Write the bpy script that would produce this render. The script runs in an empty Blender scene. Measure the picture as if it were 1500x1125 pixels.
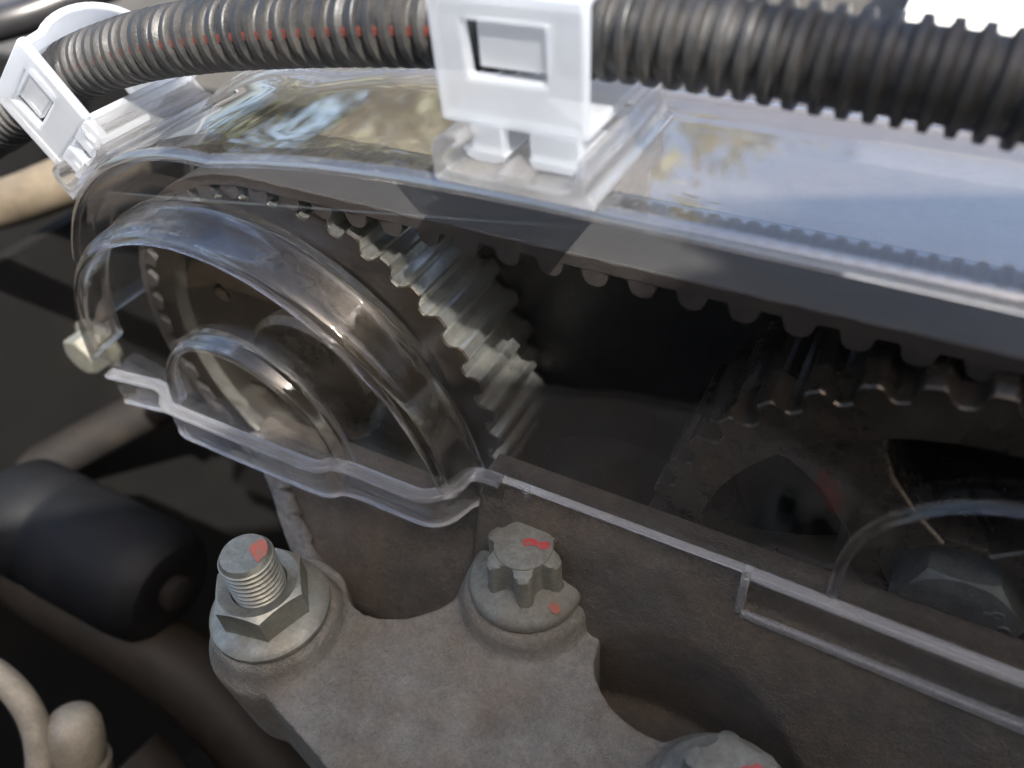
import bpy, bmesh, math, random
from mathutils import Vector, Matrix
random.seed(7)
R_ = math.radians
sc = bpy.context.scene
MM = 0.001                     # everything below is written in millimetres

# ------------------------------------------------------------------ camera
F_PX, CX, CY = 1150.0, 750.0, 562.5
def nrm(v): return Vector(v).normalized()
AX = nrm((2560, 809, -1150)); AY = nrm((870, -1122, 1150)); AZ = AX.cross(AY)
ROT = Matrix((AX, AY, AZ))                     # world = ROT @ camera (x right, y down, z forward)
CAM = Vector((0, -90, 220))
cam_data = bpy.data.cameras.new('camera'); cam = bpy.data.objects.new('camera', cam_data)
sc.collection.objects.link(cam); sc.camera = cam
cr, cd, cf = (Vector([ROT[i][j] for i in range(3)]) for j in range(3))
m = Matrix.Identity(4)
for i in range(3):
    m[i][0] = cr[i]; m[i][1] = -cd[i]; m[i][2] = -cf[i]; m[i][3] = CAM[i] * MM
cam.matrix_world = m
cam_data.sensor_width = 36; cam_data.lens = F_PX / 1500 * 36
cam_data.clip_start = 0.005; cam_data.clip_end = 500
cam_data.dof.use_dof = True; cam_data.dof.focus_distance = 0.143; cam_data.dof.aperture_fstop = 13
cam_data.dof.aperture_blades = 0

# ------------------------------------------------------------------ world, sun, exposure
SUN = nrm((0.50, -0.36, 0.79))                  # direction towards the sun
elev = math.asin(SUN.z); azim = math.atan2(SUN.x, SUN.y)
world = bpy.data.worlds.new('World'); sc.world = world; world.use_nodes = True
wn = world.node_tree; bg = wn.nodes['Background']
sky = wn.nodes.new('ShaderNodeTexSky'); sky.sky_type = 'NISHITA'; sky.sun_disc = False
sky.sun_elevation = elev; sky.sun_rotation = azim; sky.dust_density = 5.0; sky.ozone_density = 0.6; sky.air_density = 1.0
wn.links.new(sky.outputs[0], bg.inputs[0]); bg.inputs[1].default_value = 0.15
sun_d = bpy.data.lights.new('sun', 'SUN'); sun = bpy.data.objects.new('sun', sun_d); sc.collection.objects.link(sun)
sun_d.energy = 5.0; sun_d.angle = R_(0.6); sun_d.color = (1, 0.96, 0.90)
sun.rotation_euler = SUN.to_track_quat('Z', 'Y').to_euler(); sun.location = (0, 0, 2)
vs = sc.view_settings; vs.view_transform = 'Standard'; vs.look = 'None'; vs.gamma = 1; vs.use_curve_mapping = False
vs.exposure = 1.6
cy = sc.cycles; cy.transparent_max_bounces = 24; cy.max_bounces = 12; cy.transmission_bounces = 10
cy.glossy_bounces = 6; cy.sample_clamp_indirect = 6; cy.use_denoising = True; cy.blur_glossy = 0.4

# ------------------------------------------------------------------ pixel helpers (photograph pixels, 1500 wide)
def ray(p): return ROT @ Vector(((p[0] - CX) / F_PX, (p[1] - CY) / F_PX, 1))
def aty(p, y): d = ray(p); return CAM + d * ((y - CAM.y) / d.y)
def atz(p, z): d = ray(p); return CAM + d * ((z - CAM.z) / d.z)
def atd(p, depth): return CAM + ray(p) * depth

# ------------------------------------------------------------------ materials
def lin(c): return tuple(((x / 255) / 12.92 if x / 255 <= .04045 else ((x / 255 + .055) / 1.055) ** 2.4) for x in c)
class Mat:
    def __init__(s, name):
        s.m = bpy.data.materials.new(name); s.m.use_nodes = True; s.t = s.m.node_tree; s.n = s.t.nodes
        s.p = s.n['Principled BSDF']; s.out = s.n['Material Output']
        s.co = s.n.new('ShaderNodeTexCoord')
    def link(s, a, b): s.t.links.new(a, b)
    def noise(s, scale, detail=6, rough=.6, stretch=None):
        t = s.n.new('ShaderNodeTexNoise'); t.inputs['Scale'].default_value = scale
        t.inputs['Detail'].default_value = detail; t.inputs['Roughness'].default_value = rough
        if stretch:
            mp = s.n.new('ShaderNodeMapping'); mp.inputs['Scale'].default_value = stretch
            s.link(s.co.outputs['Object'], mp.inputs[0]); s.link(mp.outputs[0], t.inputs['Vector'])
        else: s.link(s.co.outputs['Object'], t.inputs['Vector'])
        return t.outputs[0]
    def ramp(s, src, stops):
        r = s.n.new('ShaderNodeValToRGB'); e = r.color_ramp.elements
        while len(e) < len(stops): e.new(.5)
        for k, (p, c) in enumerate(stops):
            e[k].position = p; e[k].color = (*c, 1) if hasattr(c, '__len__') else (c, c, c, 1)
        s.link(src, r.inputs[0]); return r.outputs[0]
    def mixc(s, fac, a, b, mode='MIX'):
        x = s.n.new('ShaderNodeMix'); x.data_type = 'RGBA'; x.blend_type = mode
        for sock, v in ((x.inputs[0], fac), (x.inputs[6], a), (x.inputs[7], b)):
            if hasattr(v, 'links'): s.link(v, sock)
            else: sock.default_value = v if isinstance(v, (int, float)) else (*v, 1)
        return x.outputs[2]
    def bump(s, src, dist, strength=1.0, prev=None):
        b = s.n.new('ShaderNodeBump'); b.inputs['Distance'].default_value = dist; b.inputs['Strength'].default_value = strength
        s.link(src, b.inputs['Height'])
        if prev is not None: s.link(prev, b.inputs['Normal'])
        return b.outputs[0]
    def set(s, **k):
        for n, v in k.items():
            i = s.p.inputs[n.replace('_', ' ')]
            if hasattr(v, 'links'): s.link(v, i)
            else: i.default_value = (*v, 1) if isinstance(v, tuple) and len(v) == 3 else v
        return s

def metal_mat(name, base, dark, dirt, metallic=.6, rough=.45, grain=.00006, dirt_amt=.55, scale=90):
    M = Mat(name)
    c = M.mixc(M.ramp(M.noise(scale), [(.35, 0.), (.7, 1.)]), base, dark)
    d = M.ramp(M.noise(scale * .55, 8, .7), [(1 - dirt_amt - .12, 0.), (1 - dirt_amt + .16, 1.)])
    c = M.mixc(d, c, dirt)
    c = M.mixc(1.0, c, M.ramp(M.noise(1300, 3, .8), [(.32, .80), (.68, 1.12)]), 'MULTIPLY')
    c = M.mixc(.8, c, M.ramp(M.noise(scale * 3.1, 6, .75), [(.36, .74), (.6, 1.04)]), 'MULTIPLY')
    n1 = M.bump(M.noise(900, 4, .7), grain)
    n1 = M.bump(M.noise(4200, 2, .5), grain * .5, 1, n1); n1 = M.bump(M.noise(260, 5, .7), grain * 1.2, 1, n1)
    M.set(Base_Color=c, Metallic=M.ramp(d, [(0, metallic), (1, metallic * .35)]), Roughness=M.ramp(d, [(0, rough), (1, min(1, rough + .3))]), Normal=n1)
    return M.m

cast_alu = metal_mat('cast_aluminium', (.225, .208, .175), (.145, .134, .113), (.17, .13, .088), .2, .62, .0005, .45, 75)
cast_brown = metal_mat('dusty_casting', (.088, .078, .064), (.042, .037, .031), (.095, .072, .05), .1, .7, .0005, .5, 90)
zinc = metal_mat('zinc_plated_steel', (.27, .27, .23), (.18, .18, .15), (.19, .165, .12), .6, .38, .00003, .4, 160)
zinc_dark = metal_mat('phosphated_steel', (.22, .235, .215), (.16, .165, .15), (.17, .155, .125), .55, .42, .00003, .35, 160)
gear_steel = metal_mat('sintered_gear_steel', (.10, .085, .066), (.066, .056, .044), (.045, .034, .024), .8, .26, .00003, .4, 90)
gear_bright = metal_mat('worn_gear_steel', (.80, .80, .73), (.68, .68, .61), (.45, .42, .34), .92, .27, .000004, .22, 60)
tan_steel = metal_mat('oily_tan_steel', (.045, .035, .022), (.028, .021, .014), (.018, .013, .0085), .6, .35, .00005, .5, 55)
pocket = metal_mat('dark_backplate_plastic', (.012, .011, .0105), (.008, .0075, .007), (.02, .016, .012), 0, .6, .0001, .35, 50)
black_rubber = metal_mat('black_dusty_rubber', (.006, .0063, .007), (.004, .004, .0045), (.011, .010, .0085), 0, .6, .0001, .3, 60)
deep_shade = metal_mat('deep_shade_black', (.006, .0055, .005), (.004, .004, .004), (.012, .009, .006), 0, .75, .0002, .3, 30)  # near-black colour stands in for deep shade on the bay floor and walls
beige_alu = metal_mat('sunlit_beige_casting', (.34, .30, .23), (.26, .225, .17), (.2, .16, .11), .15, .55, .0001, .35, 60)
dark_bay = metal_mat('grimy_dark_metal', (.013, .011, .010), (.008, .007, .0065), (.03, .023, .016), 0, .7, .0002, .35, 25)
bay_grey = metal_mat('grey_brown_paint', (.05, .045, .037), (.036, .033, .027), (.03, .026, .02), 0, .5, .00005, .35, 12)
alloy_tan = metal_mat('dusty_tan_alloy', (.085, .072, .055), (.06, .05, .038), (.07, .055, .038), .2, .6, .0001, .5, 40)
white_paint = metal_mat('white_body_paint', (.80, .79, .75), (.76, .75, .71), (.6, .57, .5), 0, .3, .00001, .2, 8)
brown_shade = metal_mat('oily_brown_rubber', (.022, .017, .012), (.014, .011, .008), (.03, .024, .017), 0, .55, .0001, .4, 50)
brown_pipe = metal_mat('dusty_brown_hose', (.09, .07, .045), (.06, .045, .03), (.13, .105, .07), 0, .6, .0001, .5, 40)

def belt_mat():
    M = Mat('belt_rubber')
    c = M.mixc(M.ramp(M.noise(70, 8, .7), [(.35, 0.), (.75, 1.)]), (.036, .035, .033), (.052, .050, .047))
    n1 = M.bump(M.noise(2600, 3, .6), .00008)
    return M.set(Base_Color=c, Roughness=.62, Normal=n1).m
def belt_edge_mat():
    M = Mat('belt_cut_edge')
    c = M.mixc(M.ramp(M.noise(260, 6, .7), [(.35, 0.), (.7, 1.)]), (.032, .024, .019), (.018, .0145, .012))
    return M.set(Base_Color=c, Roughness=.85, Normal=M.bump(M.noise(3000), .0001)).m
belt_rub, belt_edge = belt_mat(), belt_edge_mat()

def clear_mat(name='clear_plastic', rough=.02, dust=.06, tint=(.98, .98, .985), f0=.055, warp=.00025):
    """thin walled clear polycarbonate: Fresnel reflection over a see-through body with dust and hairline scratches"""
    M = Mat(name); M.n.remove(M.p)
    lw = M.n.new('ShaderNodeLayerWeight'); lw.inputs[0].default_value = .5
    b = M.bump(M.noise(45, 2, .4), warp); b = M.bump(M.noise(2500, 2, .5, (1, .08, 1)), .000004, 1, b)
    pw = M.n.new('ShaderNodeMath'); pw.operation = 'POWER'; pw.inputs[1].default_value = 4.6; M.link(lw.outputs['Facing'], pw.inputs[0])
    ma = M.n.new('ShaderNodeMath'); ma.operation = 'MULTIPLY_ADD'; ma.inputs[1].default_value = 1 - f0; ma.inputs[2].default_value = f0; M.link(pw.outputs[0], ma.inputs[0])
    tr = M.n.new('ShaderNodeBsdfTransparent'); tr.inputs[0].default_value = (*tint, 1)
    gl = M.n.new('ShaderNodeBsdfGlossy'); gl.inputs['Roughness'].default_value = rough; M.link(b, gl.inputs['Normal'])
    df = M.n.new('ShaderNodeBsdfDiffuse'); df.inputs[0].default_value = (.62, .58, .50, 1)
    sp = M.ramp(M.noise(1500, 3, .75), [(.55, dust * .35), (.80, dust * 3.2)])
    sm = M.ramp(M.noise(38, 5, .6), [(.3, .25), (.75, 1.)])
    ge = M.n.new('ShaderNodeNewGeometry'); sx = M.n.new('ShaderNodeSeparateXYZ'); M.link(ge.outputs['True Normal'], sx.inputs[0])
    ab = M.n.new('ShaderNodeMath'); ab.operation = 'ABSOLUTE'; M.link(sx.outputs[2], ab.inputs[0])
    up = M.ramp(ab.outputs[0], [(.15, .06), (.75, 1.)])          # dust settles on faces that look up
    mu0 = M.n.new('ShaderNodeMath'); mu0.operation = 'MULTIPLY'; M.link(sp, mu0.inputs[0]); M.link(sm, mu0.inputs[1])
    mu = M.n.new('ShaderNodeMath'); mu.operation = 'MULTIPLY'; M.link(mu0.outputs[0], mu.inputs[0]); M.link(up, mu.inputs[1])
    sk = M.ramp(M.noise(620, 1, .5), [(.835, 0.), (.86, .35)])    # stray dust specks
    mx = M.n.new('ShaderNodeMath'); mx.operation = 'MAXIMUM'; M.link(mu.outputs[0], mx.inputs[0]); M.link(sk, mx.inputs[1]); mu = mx
    m1 = M.n.new('ShaderNodeMixShader'); M.link(mu.outputs[0], m1.inputs[0]); M.link(tr.outputs[0], m1.inputs[1]); M.link(df.outputs[0], m1.inputs[2])
    m2 = M.n.new('ShaderNodeMixShader'); M.link(ma.outputs[0], m2.inputs[0]); M.link(m1.outputs[0], m2.inputs[1]); M.link(gl.outputs[0], m2.inputs[2])
    M.link(m2.outputs[0], M.out.inputs[0]); return M.m
clear = clear_mat()
def glass_mat(name='thick_clear_plastic', see=.35, milk=.015):
    M = Mat(name)
    b = M.bump(M.noise(120, 3, .5), .0003)
    M.set(Base_Color=(.97, .97, .97), Roughness=.035, IOR=1.5, Transmission_Weight=1.0, Normal=b)
    tr = M.n.new('ShaderNodeBsdfTransparent'); tr.inputs[0].default_value = (.94, .94, .945, 1)
    df = M.n.new('ShaderNodeBsdfDiffuse'); df.inputs[0].default_value = (.72, .71, .70, 1)
    m1 = M.n.new('ShaderNodeMixShader'); m1.inputs[0].default_value = see; M.link(M.p.outputs[0], m1.inputs[1]); M.link(tr.outputs[0], m1.inputs[2])
    m2 = M.n.new('ShaderNodeMixShader'); m2.inputs[0].default_value = milk; M.link(m1.outputs[0], m2.inputs[1]); M.link(df.outputs[0], m2.inputs[2])
    M.link(m2.outputs[0], M.out.inputs[0]); return M.m
thick = glass_mat(); rim_clear = glass_mat('rounded_clear_plastic', .48, .0); lip_edge = glass_mat('pale_moulded_edge', .12, .17); edge_clear = glass_mat('cloudy_moulded_edge', .25, .05); clear_crown = clear_mat('clear_plastic_crown', .012, .085, (.95, .95, .96), .19, .00009)
def nylon_mat():
    M = Mat('translucent_nylon')
    c = M.mixc(M.ramp(M.noise(60), [(.3, 0.), (.7, 1.)]), (.68, .71, .75), (.60, .63, .68))
    b = M.bump(M.noise(1800), .00003)
    df = M.n.new('ShaderNodeBsdfDiffuse'); tl = M.n.new('ShaderNodeBsdfTranslucent'); tr = M.n.new('ShaderNodeBsdfTransparent'); gl = M.n.new('ShaderNodeBsdfGlossy')
    gl.inputs['Roughness'].default_value = .28
    for x in (df, tl): M.link(c, x.inputs[0]); M.link(b, x.inputs['Normal'])
    def mix(f, a, b2):
        q = M.n.new('ShaderNodeMixShader'); q.inputs[0].default_value = f; M.link(a.outputs[0], q.inputs[1]); M.link(b2.outputs[0], q.inputs[2]); return q
    o = mix(.07, mix(.50, mix(.58, df, tl), tr), gl)
    M.link(o.outputs[0], M.out.inputs[0]); return M.m
nylon = nylon_mat()
def conduit_mat():
    M = Mat('dusty_black_conduit')
    d = M.ramp(M.noise(120, 8, .75), [(.42, 0.), (.72, 1.)])
    c = M.mixc(d, (.010, .0108, .0122), (.024, .0215, .0185))
    return M.set(Base_Color=c, Roughness=M.ramp(d, [(0, .42), (1, .8)]), Normal=M.bump(M.noise(2200), .00006)).m
conduit_black = conduit_mat()
def paint_mat(name, a, b2):
    M = Mat(name); c = M.mixc(M.ramp(M.noise(900, 5, .8), [(.50, 0.), (.60, 1.)]), a, b2)
    return M.set(Base_Color=c, Roughness=.6, Normal=M.bump(M.noise(2500), .00008)).m
red_paint = paint_mat('red_marker_paint', (.36, .028, .028), (.13, .10, .085))
orange_paint = paint_mat('faded_orange_paint', (.30, .075, .045), (.15, .115, .09))
red_wire = paint_mat('red_wire_plastic', (.085, .016, .01), (.05, .012, .009))
grey_alu_flake = metal_mat('chipped_bare_alloy', (.20, .20, .20), (.13, .13, .13), (.10, .09, .075), .2, .7, .0004, .5, 160)
smooth_black = metal_mat('smooth_black_cable', (.018, .018, .019), (.014, .014, .015), (.03, .028, .026), 0, .3, .00001, .2, 60)

for mt in (deep_shade, black_rubber, brown_shade, dark_bay, pocket):
    mt.node_tree.nodes['Principled BSDF'].inputs['Specular IOR Level'].default_value = .2
# ------------------------------------------------------------------ mesh helpers
class MB:
    def __init__(s): s.v = []; s.f = []
    def add(s, vs, fs):
        o = len(s.v); s.v += [Vector(v) for v in vs]; s.f += [tuple(i + o for i in f) for f in fs]; return s
    def grid(s, rows, close_u=False, close_v=False):
        """rows: list of point lists with equal length"""
        n, k = len(rows), len(rows[0]); o = len(s.v)
        for r in rows: s.v += [Vector(p) for p in r]
        for i in range(n if close_u else n - 1):
            for j in range(k if close_v else k - 1):
                a, b = i, (i + 1) % n; c, d = j, (j + 1) % k
                s.f.append((o + a * k + c, o + a * k + d, o + b * k + d, o + b * k + c))
        return s
    def cap(s, pts, flip=False):
        o = len(s.v); s.v += [Vector(p) for p in pts]; idx = list(range(o, o + len(pts)))
        s.f.append(tuple(reversed(idx)) if flip else tuple(idx)); return s
    def lathe(s, prof, origin=(0, 0, 0), axis=(0, 0, 1), n=48, ref=None, a0=0, a1=None):
        """prof: (radius, height) list, revolved about axis"""
        ax = nrm(axis); u = nrm(ref) if ref else ax.orthogonal().normalized(); w = ax.cross(u); O = Vector(origin)
        full = a1 is None; rows = []
        for k in range(n if full else n + 1):
            t = (2 * math.pi * k / n) if full else a0 + (a1 - a0) * k / n
            e = u * math.cos(t) + w * math.sin(t); rows.append([O + e * r + ax * h for r, h in prof])
        return s.grid(rows, close_u=full)
    def tube(s, path, rad, n=16, caps=True, closed=False):
        P = [Vector(p) for p in path]; N = len(P); rows = []
        t0 = (P[1] - P[0]).normalized(); u = t0.orthogonal().normalized()
        for i in range(N):
            t = (P[min(i + 1, N - 1)] - P[max(i - 1, 0)]).normalized()
            u = (u - t * u.dot(t)).normalized(); w = t.cross(u)
            r = rad(i) if callable(rad) else rad
            rows.append([P[i] + u * (r * math.cos(2 * math.pi * k / n)) + w * (r * math.sin(2 * math.pi * k / n)) for k in range(n)])
        s.grid(rows, close_v=True)
        if caps: s.cap(rows[0], True); s.cap(rows[-1])
        return s
    def prism(s, poly, dirv):
        """poly: closed list of 3D points; extruded by dirv"""
        P = [Vector(p) for p in poly]; D = Vector(dirv); n = len(P); o = len(s.v)
        s.v += P + [p + D for p in P]
        s.f.append(tuple(range(o + n - 1, o - 1, -1))); s.f.append(tuple(range(o + n, o + 2 * n)))
        for i in range(n): j = (i + 1) % n; s.f.append((o + i, o + j, o + n + j, o + n + i))
        return s
    def box(s, a, b):
        (x0, y0, z0), (x1, y1, z1) = a, b
        return s.prism([(x0, y0, z0), (x1, y0, z0), (x1, y1, z0), (x0, y1, z0)], (0, 0, z1 - z0))
    def xf(s, M): s.v = [M @ v for v in s.v]; return s
    def build(s, name, mat, parent=None, origin=None, smooth=35, bevel=0, segs=2, doubles=False):
        me = bpy.data.meshes.new(name)
        O = Vector(origin) if origin else (Vector(parent['o']) if parent and 'o' in parent else Vector((0, 0, 0)))
        me.from_pydata([tuple((v - O) * MM) for v in s.v], [], s.f)
        bm = bmesh.new(); bm.from_mesh(me)
        if doubles: bmesh.ops.remove_doubles(bm, verts=bm.verts, dist=1e-6)
        bmesh.ops.recalc_face_normals(bm, faces=bm.faces); bm.to_mesh(me); bm.free()
        me.materials.append(mat)
        if smooth:
            me.polygons.foreach_set('use_smooth', [True] * len(me.polygons)); me.set_sharp_from_angle(angle=R_(smooth))
        o = bpy.data.objects.new(name, me); sc.collection.objects.link(o)
        if parent: o.parent = parent
        else: o.location = O * MM
        if bevel:
            b = o.modifiers.new('bevel', 'BEVEL'); b.width = bevel * MM; b.segments = segs; b.limit_method = 'ANGLE'; b.angle_limit = R_(40); b.harden_normals = False
        return o
def tag(o, label, cat, group=None, kind=None):
    o['label'] = label; o['category'] = cat
    if group: o['group'] = group
    if kind: o['kind'] = kind
    return o
ORG = {}
def thing(name, label, cat, at, group=None):
    o = bpy.data.objects.new(name, None); sc.collection.objects.link(o); o.empty_display_size = .01
    o.location = Vector(at) * MM; o['o'] = list(at); tag(o, label, cat, group); return o
def part(mb, name, mat, parent, **k):
    o = mb.build(name, mat, parent, origin=parent['o'], **k); return o
def cleanup_props():
    for o in sc.objects:
        if 'o' in o: del o['o']
def remesh(o, voxel, smooth_it=6):
    r = o.modifiers.new('remesh', 'REMESH'); r.mode = 'VOXEL'; r.voxel_size = voxel * MM; r.use_smooth_shade = True
    if smooth_it: q = o.modifiers.new('smooth', 'SMOOTH'); q.iterations = smooth_it; q.factor = .5
def catmull(P, n=8, closed=False):
    P = [Vector(p) for p in P]; out = []; N = len(P)
    for i in range(N if closed else N - 1):
        g = lambda k: P[k % N] if closed else P[max(0, min(N - 1, k))]
        a, b, c, d = g(i - 1), g(i), g(i + 1), g(i + 2)
        for k in range(n):
            t = k / n
            out.append(.5 * ((2 * b) + (c - a) * t + (2 * a - 5 * b + 4 * c - d) * t * t + (-a + 3 * b - 3 * c + d) * t ** 3))
    if not closed: out.append(P[-1])
    return out
def ribbon(path, w, z0, z1):
    """vertical strip of thickness w along a plan polyline (x, y)"""
    P = [Vector((p[0], p[1], 0)) for p in path]; rows = []
    for i, p in enumerate(P):
        t = (P[min(i + 1, len(P) - 1)] - P[max(i - 1, 0)]).normalized(); n = Vector((-t.y, t.x, 0))
        a, b = p - n * w / 2, p + n * w / 2
        rows.append([(a.x, a.y, z0), (b.x, b.y, z0), (b.x, b.y, z1), (a.x, a.y, z1)])
    mb = MB().grid(rows, close_v=True); mb.cap(rows[0], True); mb.cap(rows[-1]); return mb

# ================================================================== STRUCTURE AROUND THE PARTS
def structure(mb, name, mat, **k):
    o = mb.build(name, mat, **k); o['kind'] = 'structure'; return o
structure(MB().box((-900, -700, -260), (700, 900, -250)), 'engine_bay_floor', deep_shade)

# ================================================================== GEARS
LG, RG = (-114.5, 99.), (21., 99.)               # gear centres (x, z)
R_ROOT, R_OUT, NT = 47.3, 50.3, 40
def gear_profile(cx, cz, phase):
    """outline with rounded gullets, as (x, z)"""
    pts = []
    for k in range(NT):
        a0 = 2 * math.pi * (k + phase) / NT; p = 2 * math.pi / NT
        for q, r in ((-.5, R_OUT), (-.36, R_OUT), (-.29, R_OUT - .5), (-.245, R_OUT - 1.5), (-.20, R_ROOT + .7), (-.12, R_ROOT + .12), (0, R_ROOT),
                     (.12, R_ROOT + .12), (.20, R_ROOT + .7), (.245, R_OUT - 1.5), (.29, R_OUT - .5), (.36, R_OUT)):
            a = a0 + q * p; pts.append((cx + r * math.cos(a), cz + r * math.sin(a)))
    return pts
def toothed_rim(c, y0, y1, phase, rin):
    pr = gear_profile(*c, phase); mb = MB(); n = len(pr)
    inn = [(c[0] + rin * (p[0] - c[0]) / math.hypot(p[0] - c[0], p[1] - c[1]), c[1] + rin * (p[1] - c[1]) / math.hypot(p[0] - c[0], p[1] - c[1])) for p in pr]
    ch = [(c[0] + (p[0] - c[0]) * .994, c[1] + (p[1] - c[1]) * .994) for p in pr]
    rows = [[(x, y0, z) for x, z in inn], [(x, y0, z) for x, z in ch], [(x, y0 + .4, z) for x, z in pr], [(x, y1, z) for x, z in pr], [(x, y1, z) for x, z in inn]]
    return mb.grid(rows, close_u=True, close_v=True)
GY0, GY1 = 0., 27.
# right hand gear, five open spokes
g = thing('camshaft_gear', 'dark steel spoked timing gear with a hex bolt at its hub', 'gear', (RG[0], 0, RG[1]), 'camshaft timing gears')
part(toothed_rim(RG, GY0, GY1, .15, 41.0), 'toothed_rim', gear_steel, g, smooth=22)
part(MB().lathe([(0, 12), (15.2, 12), (15.6, 4), (17.2, 4), (17.6, 5), (17.6, 22), (0, 22)], (RG[0], 0, RG[1]), (0, 1, 0), 48), 'hub', gear_steel, g)
for k in range(5):
    a = R_(127 + 72 * k); mb = MB(); rows = []
    for r, hw in ((15.5, 7.5), (22, 6.2), (30, 6.0), (37, 8.0), (41.5, 13.5)):
        e = Vector((math.cos(a), 0, math.sin(a))); t = Vector((-math.sin(a), 0, math.cos(a))); c = Vector((RG[0], 0, RG[1])) + e * r
        rows.append([c - t * hw + Vector((0, 3, 0)), c + t * hw + Vector((0, 3, 0)), c + t * hw + Vector((0, 11, 0)), c - t * hw + Vector((0, 11, 0))])
    mb.grid(rows, close_v=True); part(mb, 'spoke', gear_steel, g, bevel=.6)
# left hand gear, solid web with small holes
g2 = thing('camshaft_gear', 'bright toothed timing gear with solid tan web behind the domed cover boss', 'gear', (LG[0], 0, LG[1]), 'camshaft timing gears')
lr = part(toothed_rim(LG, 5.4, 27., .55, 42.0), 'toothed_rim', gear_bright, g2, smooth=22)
lr.data.materials.append(tan_steel)
for pg in lr.data.polygons:
    if abs(pg.normal.y) > .8 or pg.center.y < .0062: pg.material_index = 1
def web_with_holes():
    mb = MB(); c = Vector((LG[0], 0, LG[1])); nh, seg = 6, 12
    ring = lambda r, y, a0, a1, n: [c + Vector((r * math.cos(a0 + (a1 - a0) * i / n), y, r * math.sin(a0 + (a1 - a0) * i / n))) for i in range(n + 1)]
    for k in range(nh):
        a0 = 2 * math.pi * k / nh; a1 = a0 + 2 * math.pi / nh; am = (a0 + a1) / 2
        hc = c + Vector((31 * math.cos(am), 0, 31 * math.sin(am)))
        outer = [c + Vector((42.2 * math.cos(a0 + (a1 - a0) * i / seg), 9, 42.2 * math.sin(a0 + (a1 - a0) * i / seg))) for i in range(seg + 1)]
        inner = [c + Vector((18 * math.cos(a1 + (a0 - a1) * i / seg), 9, 18 * math.sin(a1 + (a0 - a1) * i / seg))) for i in range(seg + 1)]
        loop = outer + inner; n = len(loop)
        hole = []
        for p in loop:
            d = p - hc; d.y = 0; d.normalize(); hole.append(hc + d * 2.6 + Vector((0, 9, 0)))
        mb.grid([loop, hole, [h + Vector((0, 7, 0)) for h in hole]], close_v=True)
    return mb
part(web_with_holes(), 'web', tan_steel, g2)
part(MB().lathe([(0, 4), (17, 4), (18.5, 5.5), (18.5, 24), (0, 24)], (LG[0], 0, LG[1]), (0, 1, 0), 48), 'hub', gear_steel, g2)

def hex_pts(c, ax, ref, af, h):
    ax = nrm(ax); u = nrm(ref); w = ax.cross(u); r = af / math.sqrt(3)
    return [Vector(c) + (u * math.cos(k * math.pi / 3) + w * math.sin(k * math.pi / 3)) * r + ax * h for k in range(6)]
def hex_head(c, ax, ref, af, h0, h1, n=96, ch=30):
    """hexagon with the turned 30 degree chamfer of a real bolt head: min of hex and cone"""
    ax = nrm(ax); u = nrm(ref); w = ax.cross(u); rows = []; ri = af / 2
    for k in range(n):
        t = 2 * math.pi * k / n; d = (t + math.pi / 6) % (math.pi / 3) - math.pi / 6
        rh = ri / math.cos(math.pi / 6 - abs(d)) if False else ri / math.cos(((t) % (math.pi / 3)) - math.pi / 6)
        e = u * math.cos(t) + w * math.sin(t); drop = (rh - ri * .97) * math.tan(R_(ch))
        rows.append([Vector(c) + e * rh + ax * h0, Vector(c) + e * rh + ax * (h1 - drop), Vector(c) + e * ri * .97 + ax * h1, Vector(c) + ax * h1])
    return MB().grid(rows, close_u=True)
# cam bolt in the right gear
def at_local_text(txt, loc, mat, parent, name, size, xdir, ydir, depth=.25):
    cu = bpy.data.curves.new(name, 'FONT'); cu.body = txt; cu.size = size * MM; cu.extrude = depth * MM; cu.bevel_depth = .08 * MM; cu.align_x = 'CENTER'; cu.align_y = 'CENTER'
    tmp = bpy.data.objects.new('tmp', cu); sc.collection.objects.link(tmp); dg = bpy.context.evaluated_depsgraph_get()
    me = bpy.data.meshes.new_from_object(tmp.evaluated_get(dg)); bpy.data.objects.remove(tmp)
    o = bpy.data.objects.new(name, me); sc.collection.objects.link(o); me.materials.clear(); me.materials.append(mat)
    x, y = nrm(xdir), nrm(ydir); z = x.cross(y)
    mm = Matrix.Identity(4)
    for i in range(3): mm[i][0], mm[i][1], mm[i][2] = x[i], y[i], z[i]
    mm.translation = (Vector(loc) - Vector(parent['o'])) * MM
    me.transform(mm); o.parent = parent; return o
cb_o = Vector((RG[0] + 2.2, 12, RG[1] + 3.0))
b = thing('camshaft_bolt', 'large dark hex bolt with raised marks in the spoked gear hub', 'bolt', tuple(cb_o))
part(MB().lathe([(0, 0), (12.6, 0), (12.6, -2.2), (11.9, -2.8), (0, -2.8)], cb_o, (0, 1, 0), 64), 'washer', zinc_dark, b)
part(hex_head(cb_o, (0, -1, 0), (math.cos(R_(8)), 0, math.sin(R_(8))), 17.5, 2.4, 10.5), 'head', zinc_dark, b, smooth=25)
at_local_text('8', cb_o + Vector((4.6, -10.55, 3.0)), zinc_dark, b, 'grade_mark', 4.2, (math.cos(R_(-55)), 0, math.sin(R_(-55))), (math.sin(R_(55)), 0, math.cos(R_(55))))
at_local_text('9', cb_o + Vector((6.2, -10.55, .2)), zinc_dark, b, 'grade_mark', 4.2, (math.cos(R_(-75)), 0, math.sin(R_(-75))), (math.sin(R_(75)), 0, math.cos(R_(75))))

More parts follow.
